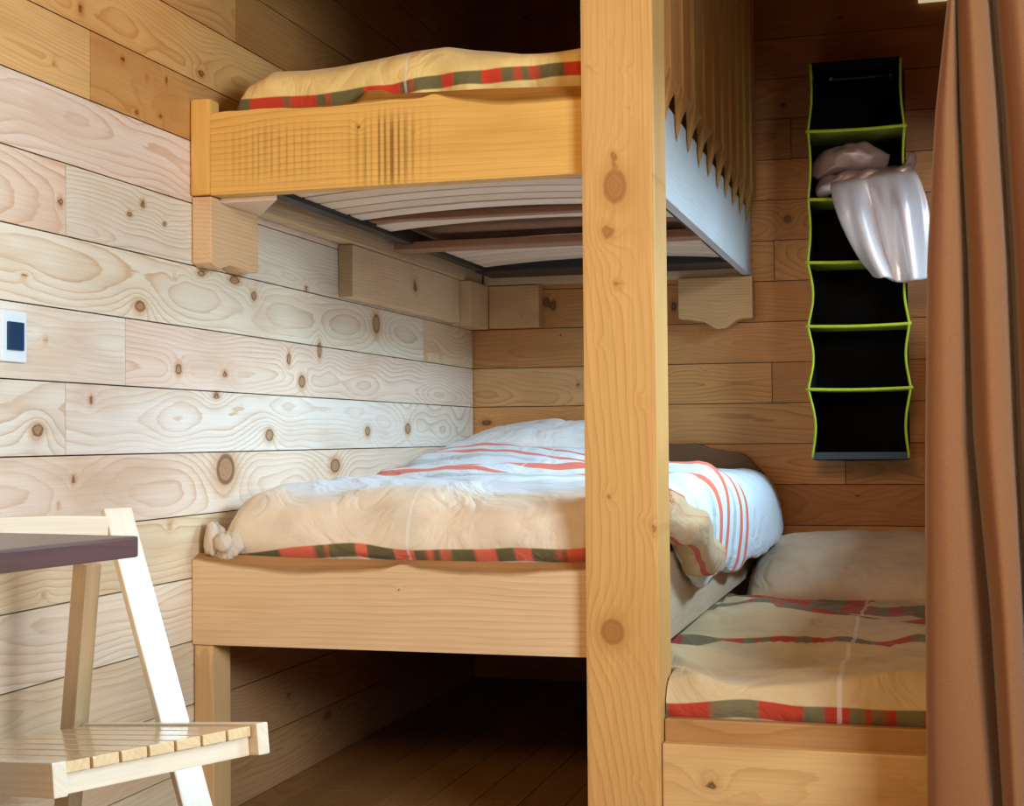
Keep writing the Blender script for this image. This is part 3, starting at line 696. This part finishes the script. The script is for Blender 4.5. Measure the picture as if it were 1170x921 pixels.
# single bed quilt: rumpled
def quilt_single():
    prof = catmull([(-2.055, .262), (-2.078, .285), (-2.088, .310), (-2.084, .330), (-2.065, .350), (-2.02, .362), (-1.9, .364), (-1.5, .366), (-1.0, .368), (-.5, .368), (-.05, .366)], 230)
    sl = np.r_[0, np.cumsum(np.linalg.norm(np.diff(prof, axis=0), axis=1))]
    xs = np.linspace(.965, 1.94, 112)
    P = []; S = []; T = []
    for x in xs:
        y = prof[:, 0]; z = prof[:, 1].copy(); a = np.full(len(y), x)
        k = sstep(.33, .362, z)
        wx = a + .05*sn(a*1.5, y*1.5, 71, 2); wy = y + .07*sn(a*1.2, y*1.2, 72, 2)
        ridge = lambda f, sd, kx: np.clip(1-np.abs(sn(wx*kx, wy, sd, 1, f)), 0, 1)**1.6
        z = z + k*(.038*ridge(.95, 73, .9) + .016*ridge(1.9, 74, 1.2) + .004*sn(a*6, y*5, 80, 2) + .014*sn(a*1.0, y*1.0, 75, 2) - .016)
        z = z + k*.036*np.exp(-((y+1.32+.35*(a-1.3))/.10)**2)*np.exp(-((a-1.24)/.13)**2)
        y2 = y + (1-k)*(.010*sn(a*3, z*3, 76, 3))
        z = np.where(a < 1.025, np.minimum(z, .394), z)
        P.append(np.stack([np.where(y2 < -1.985, np.maximum(a, 1.0575+.02*(a-.965)), a), y2, z], 1))
        S.append(sl + (1-k)*(.009*sn(a*2.6, 0*a, 77, 2)) + sstep(.16, .40, sl)*(.10*sn(a*1.1, y*.8, 78, 2) + .05*sn(a*4, y*3, 79, 2))); T.append(a)
    s_at = lambda yy: float(np.interp(yy, prof[:, 0][20:], sl[20:]))
    mat = cloth('single_quilt_cotton', (.68, .49, .26), [(.058, .019, True), (s_at(-1.50), .10, True), (s_at(-1.02), .05, True), (s_at(-.72), .16, True)], (.46, .05, .022), (.19, .15, .07), seams=[(1.405, .006)])
    return cloth_obj('quilt', np.stack(P), np.stack(S), np.stack(T), mat)
o = quilt_single(); tag(o, 'rumpled cream quilt with red and olive bands on the low single bed', 'quilt')

# ------------------------------------------------------------------ curtain
def curtain():
    zk = [.193, .542, .861, 1.181, 1.453, 1.66]
    e = [1.572, 1.574, 1.579, 1.587, 1.606, 1.631]; v1 = [1.702, 1.686, 1.661, 1.657, 1.647, 1.643]; v2 = [1.752, 1.746, 1.736, 1.729, 1.717, 1.704]
    zz = np.linspace(.03, 2.42, 110); P = []
    ext = lambda a, z: np.interp(z, zk, a) + np.where(z > 1.66, (z-1.66)*.06*(1 if a is e else .3), 0)
    for z in zz:
        E, A, B = float(ext(e, z)), float(ext(v1, z)), float(ext(v2, z))
        A = max(A, E+.012)
        sh = float(np.interp(z, [.2, .55, .9, 1.66], [.80, .66, .72, .75]))     # where the first fold turns away
        pts = [(E+.012, -2.262), (E+.001, -2.285), (E+.25*(A-E)*.5, -2.318), (E+.5*(A-E)*sh, -2.328), (E+(A-E)*sh, -2.312), (E+.92*(A-E), -2.262), (A+.002, -2.240),
               (A+.004, -2.262), (A+.12*(B-A), -2.318), (A+.40*(B-A), -2.345), (A+.72*(B-A), -2.325), (B-.001, -2.255), (B+.004, -2.235)]
        x = B+.004; k = 0
        while x < 1.84:
            w = .075+.012*math.sin(k*2.1); pts += [(x+.006, -2.27), (x+.2*w, -2.325), (x+.5*w, -2.345), (x+.8*w, -2.315), (x+w-.003, -2.255), (x+w, -2.235)]; x += w; k += 1
        pts = pts[:13+12]
        P.append(np.c_[catmull(pts, 330), np.full(330, z)])
    P = np.stack(P)
    P[..., 1] += .006*sn(P[..., 0]*3, P[..., 2]*.8, 91, 2)
    me = grid_mesh('curtain', P); smooth(me)
    o = link('curtain', me, M_CURTAIN); m = o.modifiers.new('thickness', 'SOLIDIFY'); m.thickness = .002
    return o
o = curtain(); tag(o, 'long brown curtain hanging in soft folds in front of the single bed', 'curtain')
pts = [(PX1+.001, -2.275, 2.435), (2.02, -2.275, 2.435)]
me = tube_mesh('curtain_rod', np.linspace(pts[0], pts[1], 6), .012, 12)
o = link('curtain_rod', me, M_BLACKMETAL); tag(o, 'thin dark rod carrying the brown curtain', 'curtain rod')

# ------------------------------------------------------------------ hanging organiser
org = empty('hanging_organizer', (1.377, -.012, .79), 0, 'black hanging fabric organizer with lime green piping on the back wall', 'organizer')
def inv(o):                                                # children are built in room coordinates
    o.matrix_parent_inverse = Matrix.Translation(-Vector(org.location)); return o
OX0, OX1, OYF, OYB = 1.222, 1.532, -.245, -.014
lev = [.792, 1.017, 1.222, 1.430, 1.636, 1.859, 2.080]
def edge_x(side, z):
    x = np.interp(z, lev, [.004, -.006, -.004, -.002, .002, .004, .014]); 
    for a, b in zip(lev[:-1], lev[1:]):
        if a <= z <= b:
            t = (z-a)/(b-a); amp = .016 if a < 1.3 else .007
            x += amp*math.sin(PI*t)**1.3
    return (OX0 + x) if side < 0 else (OX1 - x*.8)
zz = np.linspace(lev[0], lev[-1], 90)
for sd in (-1, 1):
    ex = np.array([edge_x(sd, z) for z in zz]); bx = OX0+.004 if sd < 0 else OX1-.004
    if sd > 0: bx += .012*0
    P = np.stack([np.stack([ex*(1-t)+bx*t, np.full(90, OYF+(OYB-OYF)*t), zz], 1) for t in np.linspace(0, 1, 8)])
    me = grid_mesh('side_panel', P); smooth(me); o = inv(link('side_panel', me, M_BLACKFAB, org)); m = o.modifiers.new('t', 'SOLIDIFY'); m.thickness = .004; m.offset = 0
    me = tube_mesh('side_piping', np.stack([ex, np.full(90, OYF-.002), zz], 1), .0042, 8)
    tag(link('side_piping', me, M_LIME, o), 'lime green piping down the side')
inv(plain_box('back_panel', (OX0+.004, OYB-.002, lev[0]), (OX1-.004, OYB+.003, lev[-1]), M_BLACKFAB, org, .001))
for i, z in enumerate(lev):
    x0, x1 = edge_x(-1, z), edge_x(1, z)
    top = i == len(lev)-1; bot = i == 0
    nn = 20; xs = np.linspace(x0, x1, nn)
    sag = 0*xs if top else .004*np.sin(PI*(xs-x0)/(x1-x0))
    P = np.stack([np.stack([xs, np.full(nn, OYF+(OYB-OYF)*t), z-sag*(1-t)-.004*math.sin(PI*t)*(not top)], 1) for t in np.linspace(0, 1, 8)])
    me = grid_mesh('shelf', P); o = inv(link('shelf', me, M_BLACKFAB if (top or bot) else M_LIMEDARK, org)); m = o.modifiers.new('t', 'SOLIDIFY'); m.thickness = .006; m.offset = 0
    if not top and not bot:
        ex = .008 if i != 4 else .002
        me = tube_mesh('shelf_piping', np.stack([np.linspace(x0-ex, x1+ex, nn), np.full(nn, OYF-.003), z-sag], 1), .0055, 8)
        tag(link('shelf_piping', me, M_LIME, o), 'lime green piping along the shelf edge')
o = inv(plain_box('bottom_band', (OX0+.004, OYF-.003, lev[0]-.003), (OX1-.004, OYF+.003, lev[0]+.020), plain('dusty_band_fabric', (.055, .065, .075), .9, scale=120), org, .001))
# hanger bar with its two metal hooks inside the top opening
inv(link('hanger_bar', tube_mesh('hanger_bar', np.linspace((OX0+.012, -.13, 2.052), (OX1-.012, -.13, 2.052), 4), .007, 10), M_BLACKMETAL, org))
for x in (1.292, 1.486):
    P = catmull([(x, -.13, 2.044), (x+.004, -.15, 2.052), (x+.002, -.13, 2.066), (x, -.10, 2.085), (x, -.06, 2.11), (x, -.014, 2.125)], 20)
    inv(link('hook', tube_mesh('hook', P, .0042, 8), M_HOOK, org))

# towel stuffed into one pocket and hanging out
def towel():
    # tail: strips between a left and a right border curve, folded
    Lc = catmull([(1.300, -.20, 1.70), (1.302, -.262, 1.672), (1.318, -.285, 1.60), (1.352, -.29, 1.51), (1.392, -.29, 1.435), (1.430, -.29, 1.385)], 60)
    Rc = catmull([(1.500, -.20, 1.73), (1.560, -.262, 1.705), (1.590, -.290, 1.63), (1.602, -.295, 1.53), (1.606, -.29, 1.44), (1.605, -.285, 1.372)], 60)
    n = 54; P = []
    for i in range(n):
        t = i/(n-1)
        p = Lc*(1-t) + Rc*t
        v = np.linspace(0, 1, 60)
        fold = .034*np.sin(t*PI*3.4+.6-v*.8) + .010*np.sin(t*PI*8+v*3) 
        p = p.copy(); p[:, 1] -= fold*sstep(.05, .5, v) + .03*math.sin(PI*t)
        p[:, 2] -= (.030*math.sin(PI*t)**.6)*v**2
        P.append(p)
    P = np.stack(P)
    me = grid_mesh('towel', P); smooth(me)
    bm = bmesh.new(); bm.from_mesh(me); bmesh.ops.solidify(bm, geom=bm.faces[:], thickness=.010); 
    # bunched rolls in the pocket
    for (pts, r0, r1, sd) in [
        ([(1.25, -.17, 1.725), (1.32, -.21, 1.765), (1.40, -.20, 1.770), (1.47, -.16, 1.765)], .050, .045, 5),
        ([(1.29, -.235, 1.682), (1.36, -.262, 1.690), (1.45, -.268, 1.692), (1.53, -.262, 1.708), (1.552, -.25, 1.745), (1.556, -.235, 1.775)], .030, .016, 7),
        ([(1.262, -.20, 1.668), (1.30, -.24, 1.690), (1.345, -.25, 1.685), (1.33, -.26, 1.655)], .034, .020, 9)]:
        p = catmull(pts, 36); rr = np.linspace(r0, r1, 36)*(.35+.65*np.sin(np.linspace(.25, PI-.12, 36))**.5)
        m2 = tube_mesh('towel_roll', p, rr, 26); c = np.array([v.co[:] for v in m2.vertices])
        w = .010*sn(c[:, 0]*8, c[:, 2]*14+c[:, 1]*6, sd, 2); c[:, 2] += w; c[:, 1] -= w*.8
        m2.vertices.foreach_set('co', c.astype(np.float32).ravel()); bm.from_mesh(m2); bpy.data.meshes.remove(m2)
    bmesh.ops.recalc_face_normals(bm, faces=bm.faces[:]); bm.to_mesh(me); bm.free(); smooth(me)
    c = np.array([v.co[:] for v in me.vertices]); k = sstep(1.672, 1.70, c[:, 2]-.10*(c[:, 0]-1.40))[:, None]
    cattr(me, 'T', (1-k)*np.array([[1, 1, 1]]) + k*np.array([[.52, .36, .29]]))  # bunch tinted brown for the shade inside the pocket
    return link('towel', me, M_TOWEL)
o = towel(); tag(o, 'pale crumpled towel stuffed in an organizer pocket and hanging out of it', 'towel')

# cream panel high on the back wall, only its lower corner in view
o = plain_box('wall_panel', (1.578, -.020, 2.318), (1.86, -.001, 2.50), M_PANEL); tag(o, 'pale cream panel high on the back wall beside the curtain top', 'panel')

# ------------------------------------------------------------------ light switch
sw = empty('light_switch', (0, -2.796, 1.056), 0, 'pale light switch with a dark blue rocker on the plank wall', 'switch')
o = plain_box('switch_plate', (.0, -.038, -.046), (.009, .038, .046), M_SWITCH, sw, .004)
o = plain_box('rocker', (.008, -.023, -.025), (.014, .023, .026), M_ROCK, sw, .002); tag(o, 'dark blue rocker')

# ------------------------------------------------------------------ folding chair
ang = math.atan2(-.43, .90)
ch = empty('folding_chair', (.638-.90*.225-.43*.177, -3.088+.43*.225-.90*.177, 0), ang, 'folding chair of pale varnished wood with a slatted seat beside the dark table', 'chair')
tilt = math.radians(7.0)
Ms = Matrix.Translation((.225, 0, .452)) @ Matrix.Rotation(-tilt, 4, 'Y') @ Matrix.Translation((-.225, 0, 0))
for sy, nm in ((1, 'far'), (-1, 'near')):
    y = sy*.1665
    wbox('side_rail', (-.235, y-.0105, -.046), (.226, y+.0105, 0), 'x', M_CHAIR, ch, mtx=Ms, cham=.003, seed=1500+sy)
ws = .312/7
for i in range(7):
    y0 = -.156+i*ws
    wbox('seat_slat', (-.225, y0+.0022, -.018), (.214, y0+ws-.0022, -.003), 'x', M_SEAT, ch, mtx=Ms, cham=.002, seed=1520+i*3, vaxis='y')
wbox('cross_rail', (.188, -.1555, -.046), (.206, .1555, -.0185), 'y', M_CHAIR, ch, mtx=Ms, cham=.002, seed=1550)
wbox('cross_rail', (-.19, -.1555, -.046), (-.17, .1555, -.0185), 'y', M_CHAIR, ch, mtx=Ms, cham=.002, seed=1552)
for sy in (1, -1):
    y = sy*.204
    wbar('upright', (.150, y, .002), (-.205, y, .752), .013, .054, M_CHAIR, ch, cham=.003, seed=1560+sy)
    y = sy*.160
    wbar('rear_leg', (-.318, y, .002), (-.222, y, .665), .042, .028, M_CHAIR, ch, cham=.003, seed=1570+sy, tint=(.62, .50, .36))  # dark tint puts the shade on the rear legs into their colour
wbar('stretcher', (-.285, -.155, .12), (-.285, .155, .12), .022, .022, M_CHAIR, ch, side=(0, 0, 1), seed=1580)
wbar('stretcher', (.11, -.178, .09), (.11, .178, .09), .022, .022, M_CHAIR, ch, side=(0, 0, 1), seed=1583)
def curve_top(c):
    t = c[:, 1]/.178; c[:, 0] -= .015*(1-t*t); c[:, 2] += .006*(1-t*t)*(c[:, 2] > .70); return c
wbox('back_rest', (-.200, -.1765, .684), (-.184, .1765, .742), 'y', M_CHAIR, ch, cham=.004, seed=1586, edit=curve_top, vaxis='z')

# ------------------------------------------------------------------ table
tb = empty('table', (.34, -4.0, 0), 0, 'dark stained wooden table corner in front of the folding chair', 'table')
Mt = Matrix.Translation((.645-.34, -3.462+4.0, .75)) @ Matrix.Rotation(math.radians(-8.0), 4, 'Z')
wbox('table_top', (-.465, -1.05, -.0265), (0, 0, 0), 'y', M_TABLE, tb, mtx=Mt, cham=.004, seed=1600, res=.03, vaxis='x')
for x, y in ((-.41, -.14), (-.41, -.98), (-.06, -.98)):
    wbox('leg', (x-.025, y-.025, -.747), (x+.025, y+.025, -.0268), 'z', M_TABLE, tb, mtx=Mt, cham=.004, seed=nseed(), res=.1)

# ------------------------------------------------------------------ light
def area(name, loc, target, size, energy, col, sy=None, spread=180):
    l = bpy.data.lights.new(name, 'AREA'); l.shape = 'RECTANGLE'; l.size = size; l.size_y = sy or size; l.energy = energy; l.color = col; l.spread = math.radians(spread)
    o = bpy.data.objects.new(name, l); COL.objects.link(o); o.location = loc
    o.rotation_euler = (Vector(target)-Vector(loc)).to_track_quat('-Z', 'Y').to_euler(); return o
area('window_light', (3.25, -1.10, 2.36), (1.0, -1.1, 1.2), 2.2, 222, (.52, .78, 1.0), .9, 160)
area('side_window_light', (3.3, -4.3, 1.50), (.2, -2.3, .95), 1.2, 78, (.68, .84, 1.0), .85, 150)
area('room_lamp', (1.2, -6.3, 2.3), (.7, -1.0, 1.1), .9, 50, (1.0, .62, .29), .6)
w = bpy.data.worlds.new('world'); sc.world = w; w.use_nodes = True
w.node_tree.nodes['Background'].inputs[0].default_value = (1.0, .72, .48, 1); w.node_tree.nodes['Background'].inputs[1].default_value = .08

sc.view_settings.view_transform = 'Standard'; sc.view_settings.look = 'None'; sc.view_settings.exposure = 0.0
